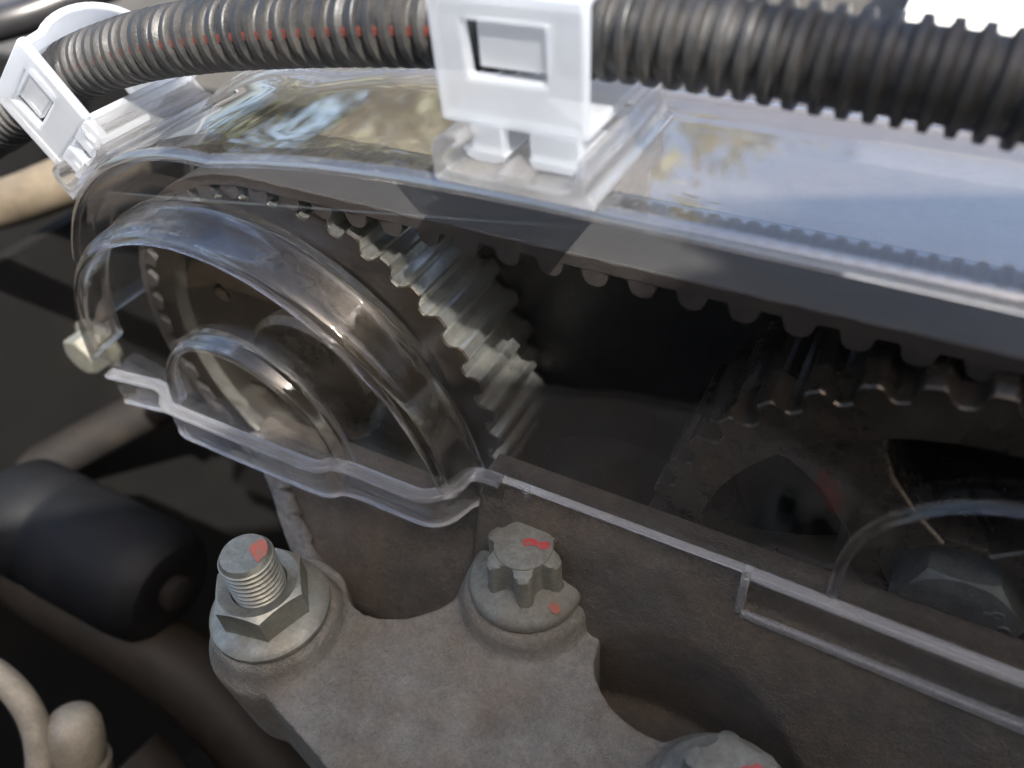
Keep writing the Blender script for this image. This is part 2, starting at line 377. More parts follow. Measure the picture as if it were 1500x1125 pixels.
# ================================================================== BELT
BY0, BY1 = 5., 25.5
R_BI, R_BO = 50.4, 52.6
def belt_path(step):
    """centre line on the inner face, as (x, z, normal angle), left wrap, straight top run, right wrap"""
    out = []; L0 = R_BI * R_(125); Ls = RG[0] - LG[0]; tot = 2 * L0 + Ls; s = 0.
    while s <= tot:
        if s < L0: a = R_(90) + R_(125) * (1 - s / L0); out.append((LG[0] + R_BI * math.cos(a), LG[1] + R_BI * math.sin(a), a))
        elif s < L0 + Ls: out.append((LG[0] + s - L0, LG[1] + R_BI, R_(90)))
        else: a = R_(90) - (s - L0 - Ls) / R_BI; out.append((RG[0] + R_BI * math.cos(a), RG[1] + R_BI * math.sin(a), a))
        s += step
    return out
bt = thing('timing_belt', 'dusty grey toothed timing belt with brown cut edge running over both gears', 'belt', (LG[0], BY0, LG[1]))
rows = []
for x, z, a in belt_path(1.6):
    o, w = R_BO - R_BI, Vector((math.cos(a), 0, math.sin(a))); p = Vector((x, 0, z))
    rows.append([p + Vector((0, BY0 + .25, 0)), p + w * (o - .2) + Vector((0, BY0 + .25, 0)), p + w * o + Vector((0, BY0 + .5, 0)), p + w * o + Vector((0, BY1, 0)), p + Vector((0, BY1, 0))])
mb = MB().grid(rows, close_v=True); part(mb, 'band', belt_rub, bt, smooth=30)
rows = []
for x, z, a in belt_path(1.6):
    w = Vector((math.cos(a), 0, math.sin(a))); p = Vector((x, 0, z)); o = R_BO - R_BI
    fr = .12 * math.sin(x * 3.1) + .08 * math.sin(z * 5.3 + x)
    rows.append([p + Vector((0, BY0 - .05 + fr * .5, 0)), p + w * (o - .15 + fr * .3) + Vector((0, BY0 - .05 + fr, 0)), p + w * (o - .15) + Vector((0, BY0 + .27, 0)), p + Vector((0, BY0 + .27, 0))])
part(MB().grid(rows, close_v=True), 'cut_edge', belt_edge, bt)
def tooth_mesh():
    prof = [(-3.0, .1), (-2.55, -.15), (-2.25, -.7), (-2.05, -1.6), (-1.6, -2.5), (-.8, -2.95), (0, -3.05), (.8, -2.95), (1.6, -2.5), (2.05, -1.6), (2.25, -.7), (2.55, -.15), (3.0, .1)]
    me = bpy.data.meshes.new('tooth'); n = len(prof)
    v = [(x * MM, 0, z * MM) for x, z in prof] + [(x * MM, (BY1 - BY0 - .3) * MM, z * MM) for x, z in prof]
    f = [tuple(range(n)), tuple(range(2 * n - 1, n - 1, -1))] + [(i, i + n, i + n + 1, i + 1) for i in range(n - 1)]
    me.from_pydata(v, [], f); me.materials.append(belt_rub); me.materials.append(belt_edge)
    for i, p in enumerate(me.polygons):
        if i < 1: p.material_index = 1
    me.update(); return me
tm = tooth_mesh()
for x, z, a in belt_path(8.0 * R_BI / 50.9):
    o = bpy.data.objects.new('tooth', tm); sc.collection.objects.link(o); o.parent = bt
    o.location = ((x - LG[0]) * MM, .1 * MM, (z - LG[1]) * MM); o.rotation_euler = (0, R_(90) - a, 0)

# ================================================================== BACKING PLATE AND CASTING
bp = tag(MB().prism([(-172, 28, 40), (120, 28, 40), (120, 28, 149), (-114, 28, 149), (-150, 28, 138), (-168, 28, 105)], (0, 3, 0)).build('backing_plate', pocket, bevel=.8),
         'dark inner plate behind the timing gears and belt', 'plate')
# tensioner pulley between the gears
tp = thing('idler_pulley', 'dark smooth idler pulley low between the two gears', 'pulley', (-44, 10, 72))
part(MB().lathe([(9, 6), (20, 6), (22, 7), (23.5, 9), (23.5, 26), (9, 26)], (-44, 0, 66), (0, 1, 0), 56), 'roller', pocket, tp)
part(MB().lathe([(0, 4), (6, 4), (9, 6), (9, 33.5), (0, 33.5)], (-44, 0, 66), (0, 1, 0), 40), 'hub', gear_steel, tp)

def casting():
    mb = MB()
    # head casting: top ledge behind the cover edge, face sloping down and forward under the bracket
    for x1, prof in ((100, [(-60, -7.2, 106.2), (-60, -8.5, 105), (-60, -11, 101), (-60, -19, 78), (-60, -26, 66), (-60, -26, 40), (-60, -1.5, 40), (-60, -1.5, 106.2)]),
                     (-58, [(-124, -7.2, 92), (-123, -9, 91), (-110, -19, 77), (-101, -26, 66), (-97, -26, 41), (-97, -2, 41), (-124, -2, 92)]),
                     (99, [(-66, -20, 74), (-66, -30, 66), (-66, -75, 60), (-66, -75, 42), (-66, -20, 42)])):
        rows = [list(prof), [(x1, y, z) for x, y, z in prof]]
        mb.grid(rows, close_v=True); mb.cap(rows[0], True); mb.cap(rows[1])
    return mb
def on_casting(p):
    prof_ = [(-75, 60), (-30, 66), (-20, 75), (-11, 101), (-8.5, 105)]
    d = ray(p); t = 60.
    while t < 320:
        q = CAM + d * t; h = 60
        for (y0, z0), (y1, z1) in zip(prof_, prof_[1:]):
            if y0 <= q.y <= y1: h = z0 + (z1 - z0) * (q.y - y0) / (y1 - y0)
        if q.y > -8.5: h = 105
        if q.z <= h: return q
        t += .25
    return CAM + d * 190
def carve(o, cutter):
    """cut the cutter out of o for good and delete the cutter"""
    m_ = o.modifiers.new('cut', 'BOOLEAN'); m_.operation = 'DIFFERENCE'; m_.object = cutter; m_.solver = 'EXACT'
    dg = bpy.context.evaluated_depsgraph_get(); me = bpy.data.meshes.new_from_object(o.evaluated_get(dg))
    o.modifiers.clear(); o.data = me; bpy.data.objects.remove(cutter)
def casting_solid(x1, prof, name):
    mb = MB(); rows = [list(prof), [(x1, y, z) for x, y, z in prof]]
    return mb.grid(rows, close_v=True).cap(rows[0], True).cap(rows[1]).build(name, cast_brown, smooth=30, doubles=True)
hc = casting_solid(100, [(-60, -7.2, 106.2), (-60, -8.5, 105), (-60, -11, 101), (-60, -20, 75), (-60, -30, 66), (-60, -75, 60), (-60, -75, 40), (-60, -1.5, 40), (-60, -1.5, 106.2)], 'engine_casting')
A_, B_, C_ = (on_casting(p) for p in ((950, 928), (1098, 1005), (1176, 1125)))
def circ3(a, b, c):
    d = 2 * (a.x * (b.y - c.y) + b.x * (c.y - a.y) + c.x * (a.y - b.y)); q = lambda p: p.x * p.x + p.y * p.y
    ux = (q(a) * (b.y - c.y) + q(b) * (c.y - a.y) + q(c) * (a.y - b.y)) / d; uy = (q(a) * (c.x - b.x) + q(b) * (a.x - c.x) + q(c) * (b.x - a.x)) / d
    return ux, uy, math.hypot(a.x - ux, a.y - uy)
ux, uy, ur = circ3(A_, B_, C_)
cut = MB().lathe([(0, 60.5), (ur - 1, 60.5), (ur, 61.5), (ur, 130), (0, 130)], (ux, uy, 0), (0, 0, 1), 72).build('cutter', cast_brown, smooth=None, doubles=True)
carve(hc, cut); remesh(hc, .9, 4)
tag(hc, 'brown dusty cast engine housing with a round recess under the clear cover', 'engine casting')
hw = casting_solid(-60.5, [(-124, -7.2, 92), (-123, -9, 91), (-110, -19, 77), (-101, -26, 66), (-97, -26, 41), (-97, -2, 41), (-124, -2, 92)], 'casting_shoulder')
remesh(hw, .9, 3); hw.parent = hc

# ================================================================== BRACKET
BZ = 82.
P_NUT, P_BOLT, P_LOW = atz((398, 893), 88), atz((772, 852), 88), atz((1060, 1186), 86)
outline_px = [(318, 905), (335, 955), (400, 1035), (470, 1115), (560, 1230), (800, 1400), (1170, 1390), (1170, 1240), (1150, 1160), (1070, 1090), (975, 1085), (905, 1045), (872, 985), (880, 930),
              (884, 850), (850, 800), (770, 790), (700, 830), (660, 880), (600, 903), (545, 902), (512, 880), (500, 840), (450, 815), (390, 815), (330, 850)]
outl = catmull([atz(p, BZ) for p in outline_px], 5, closed=True)
br = thing('mounting_bracket', 'grey cast alloy mounting bracket with raised bosses under three fasteners', 'bracket', tuple(atz((640, 1000), BZ - 24)))
mb = MB().prism([(p.x, p.y, BZ - 26) for p in outl], (0, 0, 26))
for P, r, top in ((P_NUT, 12.2, 87.6), (P_BOLT, 12.6, 87.6), (P_LOW, 12.2, 85.6)):
    mb.lathe([(0, -30), (r + .6, -30), (r + .6, BZ - top - .5), (r + 1.6, BZ - top), (r + .6, BZ - top + 1.5), (r + .1, -1.5), (r - .6, -.3), (r - 1.2, 0), (0, 0)][0:2] + [(r + 2.2, BZ - top - 1), (r + 1.0, BZ - top + 1.2), (r + .2, -1.2), (r - .8, 0), (0, 0)], (P.x, P.y, top), (0, 0, 1), 56)
bo = part(mb, 'body', cast_alu, br); remesh(bo, .6, 7)

# ------------------------------------------------------------------ fasteners
def rough_blob(c, ax, u, pts, th, name, mat, parent):
    """thin irregular paint patch lying on a flat face"""
    ax, u = nrm(ax), nrm(u); w = ax.cross(u); P = catmull([Vector((a, b2, 0)) for a, b2 in pts], 6, closed=True)
    P = [Vector((p.x + random.uniform(-.12, .12), p.y + random.uniform(-.12, .12), 0)) for p in P]
    mb = MB().prism([Vector(c) + u * p.x + w * p.y for p in P], ax * th)
    return part(mb, name, mat, parent, smooth=None)
def torx_bolt(P, label, marks, rot):
    b = thing('torx_bolt', label, 'bolt', tuple(P), 'external torx bolts of the bracket')
    part(MB().lathe([(0, 0), (11.0, 0), (11.35, .4), (11.4, 1.5), (11.0, 2.3), (10.2, 2.9), (8.0, 3.5), (6.6, 4.1), (0, 4.1)], P, (0, 0, 1), 72), 'flange', zinc_d2, b)
    # six lobed head: lobes wash out into the flange, chamfered top disc
    n = 144; rows = []
    for k in range(n):
        t = 2 * math.pi * k / n; c6 = math.cos(6 * t + rot)
        s = .5 + .5 * c6; s = s * s * (3 - 2 * s); r = 5.4 + 2.3 * s
        e = Vector((math.cos(t), math.sin(t), 0))
        rows.append([P + e * (r + .5) + Vector((0, 0, 3.2)), P + e * r + Vector((0, 0, 4.4)), P + e * r + Vector((0, 0, 10.6)), P + e * min(r, 7.0) + Vector((0, 0, 11.3)), P + e * min(r * .985, 5.9) + Vector((0, 0, 11.75)), P + Vector((0, 0, 11.8))])
    part(MB().grid(rows, close_u=True), 'head', zinc_d2, b, smooth=32)
    part(MB().lathe([(0, 11.7), (5.6, 11.7), (5.5, 12.05), (5.0, 12.15), (0, 12.15)], P, (0, 0, 1), 48), 'end_face', zinc_d2, b)
    for pts, h, mat, tilt in marks: rough_blob(P + Vector((0, 0, h)), (tilt, 0, 1), (1, 0, 0), pts, .12, 'paint_mark', mat, b)
    return b
zinc_d2 = metal_mat('dusty_zinc', (.18, .185, .16), (.12, .123, .105), (.155, .14, .11), .4, .5, .0001, .5, 130)
torx_bolt(P_BOLT, 'six lobed bolt with red paint dabs beside the clear cover edge',
          [([(-.6, .8), (1.2, 1.9), (2.4, 1.6), (4.0, 2.4), (4.6, 1.2), (3.2, .4), (2.0, .6), (.4, -.2)], 12.15, red_paint, 0),
           ([(7.2, -3.8), (8.6, -3.6), (9.6, -5.0), (8.8, -5.9), (7.6, -5.3)], 3.25, orange_paint, .22)], R_(20))
torx_bolt(P_LOW, 'six lobed bolt with a broad red stripe at the bracket foot',
          [([(-2.6, -3.2), (-.8, -3.4), (3.2, 1.6), (3.6, 3.4), (1.8, 3.0), (-1.6, -.6)], 12.15, red_paint, 0)], R_(50))
st = thing('threaded_stud', 'zinc threaded stud end with a faded orange dab, standing out of a nut', 'stud', tuple(P_NUT))
prof = [(0, 2), (4.5, 2)]; h = 8.0
while h < 17.2: prof += [(4.55, h), (5.05, h + .28), (5.05, h + .5), (4.55, h + .78), (4.5, h + .98)]; h += 1.25
prof += [(4.75, 17.6), (4.3, 18.5), (0, 18.6)]
prof = [(4.5, 6.0)] + [p for p in prof if p[1] > 6.5]
part(MB().lathe([(0, 0), (4.5, 0)] + prof[:-1] + [(0, 18.6)], P_NUT, (0, 0, 1), 48), 'thread', zinc, st, smooth=40)
rough_blob(P_NUT + Vector((0, 0, 18.55)), (0, 0, 1), (1, 0, 0), [(.2, 1.2), (.8, 3.6), (2.6, 3.4), (3.9, 1.6), (3.7, -.4), (2.2, .2)], .12, 'paint_mark', orange_paint, st)
nt = thing('flange_nut', 'zinc hex flange nut clamped on the bracket around the stud', 'nut', tuple(P_NUT))
part(MB().lathe([(4.8, 0), (11.3, 0), (11.6, .4), (11.6, 1.3), (11.0, 1.9), (8.6, 3.0), (4.8, 3.2)], P_NUT, (0, 0, 1), 72), 'flange', zinc, nt)
hx = hex_head(P_NUT, (0, 0, 1), (math.cos(R_(12)), math.sin(R_(12)), 0), 15.6, 2.0, 9.6)
for i, v in enumerate(hx.v):
    if i % 4 == 3: d = (hx.v[i - 1] - P_NUT); d.z = 0; hx.v[i] = P_NUT + d.normalized() * 5.3 + Vector((0, 0, 9.0))
part(hx, 'hexagon', zinc, nt, smooth=25)

# ================================================================== CLEAR TIMING COVER
CYF, CYB = -8., 30.
BC = (-111., 101.)                               # boss centre (x, z)
ZB = 108.                                        # lower edge of the cover
FR = 2.0                                         # fillet between face and rim
def outline_path():
    """outer edge of the cover as (x, z) with outward normals, from the lower left end over the arch to the right"""
    pts = []
    for k in range(37):
        a = R_(174 - (174 - 88) * k / 36); r = 62.0; pts.append((BC[0] + r * math.cos(a), BC[1] + r * math.sin(a)))
    pts += [(-97, 165.1), (-84, 166.8), (-70, 167.9), (-56, 168.4), (-45, 168.6)] + [(-45 + 5 * i, 168.6 - .00016 * max(0, -20 + 5 * i) ** 2) for i in range(1, 27)]
    P = [Vector((x, 0, z)) for x, z in pts]; out = []
    for i, p in enumerate(P):
        t = (P[min(i + 1, len(P) - 1)] - P[max(i - 1, 0)]).normalized(); out.append((p, Vector((-t.z, 0, t.x))))
    return out
OP = outline_path()
rim_prof = [(-FR, CYF)] + [(-FR + FR * math.sin(R_(q)), CYF + FR - FR * math.cos(R_(q))) for q in (15, 30, 45, 60, 75, 90)] + [(0, y) for y in (2, 8, 14, 20, 28)] + [(.7, CYB - .6), (1.4, CYB)]
cov = thing('timing_cover', 'clear moulded plastic timing cover with domed boss and thick lower lip', 'cover', (-45, -8, 108))
mb = MB()
mb.grid([[p + n * o + Vector((0, y, 0)) for o, y in rim_prof] for p, n in OP])
cr_ = part(mb, 'crown', clear_crown, cov, smooth=60); so = cr_.modifiers.new('wall', 'SOLIDIFY'); so.thickness = 1.5 * MM; so.offset = -1
part(MB().tube([p + n * 1.2 + Vector((0, CYB + .3, 0)) for p, n in OP], 1.1, 10), 'rear_bead', edge_clear, cov)
inner = [p + n * (-FR) + Vector((0, CYF, 0)) for p, n in OP]
# boss: half lathe with rounded shoulder
K = 72
bprof = [(53.4, 0), (52.6, -.25), (52.1, -.9), (51.9, -2), (51.6, -6.5), (51.3, -8.0), (50.7, -9.1), (49.8, -9.75), (48.6, -10.)]
def boss_ring(r, y):
    a_s = math.asin((ZB - BC[1]) / r); out = []
    for k in range(K + 1):
        a = (math.pi - a_s) + (a_s * 2 - math.pi) * k / K; out.append(Vector((BC[0] + r * math.cos(a), CYF + y, BC[1] + r * math.sin(a))))
    return out
rings = [boss_ring(r, y) for r, y in bprof]
ic, ir = (-107., 108.), 23.
def inner_ring(r, y): return [Vector((ic[0] + r * math.cos(math.pi - math.pi * k / K), CYF + y, ic[1] + r * math.sin(math.pi - math.pi * k / K))) for k in range(K + 1)]
iprof = [(ir + .9, -10.), (ir + .3, -10.2), (ir, -10.7), (ir - .3, -12.3), (ir - .8, -12.8), (ir - 1.6, -13.)]
rings += [inner_ring(r, y) for r, y in iprof]
fan = [Vector((ic[0] - (ir - 1.6) + 2 * (ir - 1.6) * k / K, CYF - 13., ZB)) for k in range(K + 1)]
rings.append(fan)
face = [p for p in inner if p.z > ZB + .3]
poly = [Vector((inner[0].x, CYF, ZB))] + face + [Vector((face[-1].x, CYF, ZB))] + list(reversed(rings[1]))
part(MB().prism(poly, (0, 1.5, 0)), 'front_panel', clear, cov, smooth=None)
part(MB().prism(rings[8] + list(reversed(rings[9])), (0, 1.4, 0)), 'boss_face', clear, cov, smooth=None)
part(MB().prism(rings[14][:-1] + [rings[14][-1]], (0, 1.4, 0)), 'inner_boss_face', clear, cov, smooth=None)
for nm, rr, th in (('boss_rim', rings[1:9], 1.9), ('boss_rim', rings[9:14], 1.5)):
    q = part(MB().grid(rr), nm, rim_clear, cov, smooth=70); q2 = q.modifiers.new('wall', 'SOLIDIFY'); q2.thickness = th * MM; q2.offset = -1
# lower lip: follows the boss plan, standing forward
lip1 = catmull([(-151, -18.9), (-144, -18.0), (-137.6, -17.2), (-133.5, -18.2), (-130, -21.0), (-122, -21.4), (-96, -21.4), (-89, -21.0), (-86.5, -19.2), (-82, -18.6), (-72, -18.6), (-66, -18.2), (-62.8, -15.5), (-61.0, -10.5), (-58.5, -9.2), (-54.6, -9.0)], 6)
part(ribbon(lip1, 1.9, 99.5, ZB + .4), 'lower_lip', thick, cov, bevel=.35)
part(ribbon([(p.x, p.y - .9) for p in lip1], 2.9, ZB - .3, ZB + 1.1), 'lip_ledge', edge_clear, cov, bevel=.5)
part(ribbon([(p.x, p.y - .4) for p in lip1], 1.6, 99.0, 100.2), 'lip_foot', edge_clear, cov, bevel=.4)
lip2 = [(-7.6, -9.6), (5, -9.8), (20, -10.1), (40, -10.4), (85, -10.8)]
part(ribbon(lip2, 2.0, 99.0, ZB + .2), 'lower_lip', thick, cov, bevel=.35)
part(ribbon([(x, y - 1.0) for x, y in lip2], 3.0, 98.6, 100.4), 'lip_foot', lip_edge, cov, bevel=.4)
part(ribbon([(x, y - .1) for x, y in lip2], 2.4, ZB - .2, ZB + 1.2), 'lip_ledge', lip_edge, cov, bevel=.5)
part(MB().tube([(-54.5, -8.7, ZB - .2), (-7.8, -8.7, ZB - .2)], .75, 10), 'edge_bead', lip_edge, cov)
part(MB().lathe([(0, -2.6), (.5, -2.4), (.9, -1.2), (.9, 0)], (-49.5, -9.2, ZB), (0, 0, 1), 12), 'moulding_nub', thick, cov)
part(MB().box((-8.9, -11.6, 98.8), (-7.5, -8.4, ZB + 1.0)), 'lip_end', lip_edge, cov, bevel=.3)
# arched ridge round the cam bolt
arch = [Vector((4.6, -8.6, ZB))] + [Vector((27 + 22.5 * math.cos(a), -8.6, 117.5 + 22.5 * math.sin(a))) for a in [R_(180 - 5 * i) for i in range(37)]] + [Vector((49.4, -8.6, ZB))]
part(MB().tube(arch, .95, 14), 'arched_ridge', rim_clear, cov)
# clip rail on the crown of the cover
def rail(cx, cz, ang, y0, y1, tgt_parent):
    M = Matrix.Translation((cx, 0, cz)) @ Matrix.Rotation(ang, 4, 'Y')
    prof = [(-12.2, -.6), (-12.2, 3.8), (-11.6, 5.4), (-10.3, 6.2), (-8.2, 6.2), (-7.2, 5.6), (-7.2, 4.9), (-8.0, 4.5), (-9.4, 4.5), (-10.3, 3.8), (-10.5, 2.4), (-9.8, 1.3), (-8.6, .9), (7.4, .9), (8.6, 1.5), (9.2, 3.0), (9.8, 6.0), (10.7, 6.0), (10.5, 3.0), (10.9, 1.0), (12.0, .2), (12.0, -.6)]
    mb = MB().prism([(x, y0, z) for x, z in prof], (0, y1 - y0, 0)).xf(M); part(mb, 'clip_rail', edge_clear, tgt_parent, bevel=.25)
    for x0, x1 in ((-2.4, 1.8),):
        part(MB().box((x0, y0 + .3, .85), (x1, y0 + 11, 1.9)).xf(M), 'rail_step', edge_clear, tgt_parent, bevel=.2)
    part(MB().box((-9.5, y0 + 11, .85), (8, y0 + 12.2, 2.6)).xf(M), 'rail_stop', edge_clear, tgt_parent, bevel=.2)
rail(-48.4, 168.9, 0, -8.4, 21, cov)
LCA = R_(-36)                                    # left clip leans with the arch
lc = Vector((BC[0] + 62.4 * math.sin(LCA), 0, BC[1] + 62.4 * math.cos(LCA)))
rail(lc.x, lc.z, LCA, -6, 22, cov)

# ================================================================== CABLE CLIPS
def cable_clip(cx, cz, ang, label):
    M = Matrix.Translation((cx, 0, cz)) @ Matrix.Rotation(ang, 4, 'Y')
    o0 = M @ Vector((0, 4, 1)); c = thing('cable_clip', label, 'cable clip', tuple(o0), 'translucent cable clips on the clear cover')
    W = 10.8; YF = -4.6
    def bar(x0, x1, z0, z1, y0=YF, y1=YF + 2.0): return MB().box((x0, y0, z0), (x1, y1, z1)).xf(M)
    mb = MB()
    fr = [(-W, 6.3), (W, 6.3), (W + .3, 23.5), (-W - .3, 23.5)]; wi = [(-5.4, 13.0), (5.6, 13.0), (5.6, 19.8), (-6.0, 19.8)]
    rows = [[(x, YF, z) for x, z in fr], [(x, YF, z) for x, z in wi], [(x, YF + 2.0, z) for x, z in wi], [(x, YF + 2.0, z) for x, z in fr]]
    mb.grid(rows, close_u=True, close_v=True).xf(M)
    part(mb, 'front_plate', nylon, c, bevel=.7, segs=4)
    part(bar(-4.4, 5.5, 13.9, 19.9, YF + 1.1, YF + 2.3), 'latch_tongue', nylon, c, bevel=.35)
    part(bar(-6.6, -1.2, 2.0, 6.8, YF + .2, YF + 2.2), 'leg', nylon, c, bevel=.5)
    part(bar(2.6, 10.2, 2.0, 6.8, YF + .2, YF + 2.2), 'leg', nylon, c, bevel=.5)
    part(MB().prism([(-8.0, YF + .3, 2.7), (-7.2, YF + .3, 1.4), (-6.0, YF + .3, 1.0), (-2.8, YF + .3, 1.0), (-1.6, YF + .3, 1.4), (-.8, YF + .3, 2.7)], (0, 12, 0)).xf(M), 'foot', nylon, c, bevel=.3)
    part(MB().prism([(2.2, YF + .3, 2.7), (3.0, YF + .3, 1.3), (9.0, YF + .3, 1.3), (9.6, YF + .3, 2.7)], (0, 12, 0)).xf(M), 'foot', nylon, c, bevel=.3)
    part(MB().box((-W + .3, YF + 1.6, 5.6), (W - .3, 26, 7.2)).xf(M), 'base_plate', nylon, c, bevel=.4)
    part(MB().box((-W + 2.2, 25, 5.2), (-W + 8.5, 31, 8.2)).xf(M), 'release_tab', nylon, c, bevel=.5)
    part(bar(W - .25, W + .25, 6.6, 23.2, YF + .8, YF + 1.2), 'mould_seam', nylon, c)
    arc = [(YF + 1.0, 22.4)] + [(8.5 - 12.6 * math.cos(R_(q)), 15.5 + 9.6 * math.sin(R_(q))) for q in range(52, 181, 8)] + [(21.1, 6.4)]
    rows = []
    for i, (y, z) in enumerate(arc):
        a, b2 = arc[max(i - 1, 0)], arc[min(i + 1, len(arc) - 1)]; t = Vector((0, b2[0] - a[0], b2[1] - a[1])).normalized(); n = Vector((0, -t.z, t.y))
        p = Vector((0, y, z)); X = Vector((W - .4, 0, 0))
        rows.append([p - X - n * .8, p + X - n * .8, p + X + n * .8, p - X + n * .8])
    mb = MB().grid(rows, close_v=True); mb.cap(rows[0], True); mb.cap(rows[-1]); mb.xf(M); part(mb, 'strap', nylon, c, bevel=.3, smooth=40)
    return c
cable_clip(-50.2, 168.9, 0, 'sunlit milky cable clip latched on the rail along the cover crown')
cable_clip(lc.x, lc.z, LCA, 'tilted milky cable clip on the rounded end of the cover')

# ================================================================== CORRUGATED CONDUIT
def conduit():
    ctl = [aty(p, 8) + Vector((0, dy, dz)) for p, dy, dz in (((-230, 420), 0, 0), ((-60, 235), 0, 0), ((10, 178), 0, 0), ((95, 112), 0, 0), ((190, 74), 0, 0), ((300, 53), 0, 0), ((420, 42), 0, 0), ((560, 36), 0, 0), ((700, 36), 0, 0), ((860, 44), 0, 0),
                    ((1040, 62), 0, 0), ((1220, 90), 0, 0), ((1380, 112), 0, 0), ((1560, 148), 0, 0), ((1800, 215), 0, 0))]
    path = catmull(ctl, 60); pts = [path[0]]; step = .19
    # even spacing
    L = [0.]
    for i in range(1, len(path)): L.append(L[-1] + (path[i] - path[i - 1]).length)
    n = int(L[-1] / step); out = []; j = 0
    for k in range(n):
        s = k * step
        while L[j + 1] < s: j += 1
        out.append(path[j].lerp(path[j + 1], (s - L[j]) / (L[j + 1] - L[j] + 1e-9)))
    return out, step
cpts, cstep = conduit()
PITCH = 3.0
def crad(i):
    ph = ((i * cstep) / PITCH) % 1.0
    k = min(1, max(0, (abs(ph - .5) - .19) / .10)); k = k * k * (3 - 2 * k)
    return 6.1 - 1.05 * k
cd_ = thing('corrugated_conduit', 'black corrugated cable conduit with a red wire showing in its slit', 'conduit', tuple(cpts[len(cpts) // 2]))
part(MB().tube(cpts, crad, 36), 'tube', conduit_black, cd_, smooth=60)
# red wire seen in the grooves along the slit
rows = []
for i in range(0, len(cpts) - 12, 10):
    if cpts[i].x > -60: break
    t = (cpts[i + 10] - cpts[i]).normalized(); up = Vector((0, -1, .12)); u = (up - t * up.dot(t)).normalized(); w = t.cross(u)
    rows.append([cpts[i] + (u * math.cos(a) + w * math.sin(a)) * r for a, r in ((-.13, 4.9), (-.13, 5.22), (0, 5.28), (.13, 5.22), (.13, 4.9))])
part(MB().grid(rows), 'red_wire', red_wire, cd_)

# ================================================================== THINGS AROUND
def pipe(name, pts, r, mat, label, cat, n=24):
    P = catmull(pts, 12); o = MB().tube(P, r, n).build(name, mat, origin=tuple(P[0])); return tag(o, label, cat)
pipe('black_cable', [atd((-120, 60), 330), atd((0, 35), 330), atd((90, 5), 335), atd((240, -60), 345)], 7, smooth_black, 'smooth black cable behind the tilted clip', 'cable')
pipe('brown_hose', [atd((-120, 320), 300), atd((0, 300), 300), atd((90, 268), 290), atd((200, 220), 290)], 9, brown_pipe, 'dusty brown hose running behind the rounded cover end', 'hose')
pipe('dark_pipe', [atd((-150, 790), 330), atd((0, 715), 330), atd((140, 640), 330), atd((290, 560), 330)], 9, dark_bay, 'dark grimy pipe below the rounded cover end', 'pipe')
# pulley, lower left
p0, p1 = atd((20, 745), 260), atd((255, 868), 240); pax = (p1 - p0); pl_ = pax.length
pu = thing('black_pulley', 'black grooved roller pulley in the shade left of the bracket', 'pulley', tuple(p0))
part(MB().lathe([(0, 0), (14, 0), (17, 1), (19, 4), (19, pl_ * .30), (18.2, pl_ * .32), (18.2, pl_ * .36), (19, pl_ * .38), (19, pl_ * .82), (18, pl_ * .93), (15, pl_ - 1), (11, pl_), (6, pl_ - 1), (0, pl_ - 1)], p0, pax, 56), 'rim', black_rubber, pu)
part(MB().lathe([(0, pl_ + 3), (4, pl_ + 3), (5.5, pl_ + 2), (5.5, pl_ - 3), (0, pl_ - 3)], p0, pax, 32), 'hub', dark_bay, pu)
pipe('lower_hose', [atd((-60, 760), 262), atd((60, 850), 258), atd((180, 925), 250), atd((300, 1010), 246), atd((430, 1150), 240)], 12, brown_shade, 'dull brown hose under the black roller pulley', 'hose')
# sunlit beige pieces in the corner
be = thing('beige_housing', 'sunlit beige alloy housing with a rounded shoulder in the lower corner', 'housing', tuple(atd((80, 1120), 190)))
bo2 = part(MB().lathe([(0, 7.4), (3, 7.0), (5.6, 5), (6.8, 2), (7.2, -2), (7.2, -9), (8.2, -10), (8.2, -16), (7.2, -17), (7.2, -34), (0, -34)], atd((108, 1072), 205), ROT @ Vector((.1, -.93, -.35)), 40), 'shoulder', beige_alu, be)
part(MB().lathe([(7.3, -18), (8.6, -18.4), (8.6, -30), (7.3, -30.5)], atd((108, 1072), 205), ROT @ Vector((.1, -.93, -.35)), 40), 'sleeve', dark_bay, be)
rp_ = catmull([atd((-70, 965), 200), atd((-10, 985), 200), atd((38, 1035), 200), (atd((58, 1100), 200)), atd((55, 1200), 200)], 10)
part(MB().tube(rp_, 3.4, 18), 'ring', beige_alu, be)
part(MB().tube([p + Vector((-4.5, -1, -4.5)) for p in rp_], 2.6, 16), 'seal', black_rubber, be)
part(MB().tube([atd((190, 1110), 212), atd((260, 1190), 212), atd((330, 1300), 212)], 9, 20), 'neck', brown_shade, be)
# small sunlit bolt at the rounded end of the cover
P_S = aty((150, 500), 6)
sb = thing('mounting_bolt', 'small bright bolt head beside the rounded cover end', 'bolt', tuple(P_S))
part(MB().lathe([(0, 0), (8, 0), (8.4, -.6), (8.4, -1.8), (7.4, -2.4), (0, -2.4)], P_S, (0, 1, 0), 40), 'flange', zinc, sb)
part(hex_head(P_S, (0, -1, 0), (1, 0, .3), 11, 2.2, 8.5), 'head', zinc, sb, smooth=25)
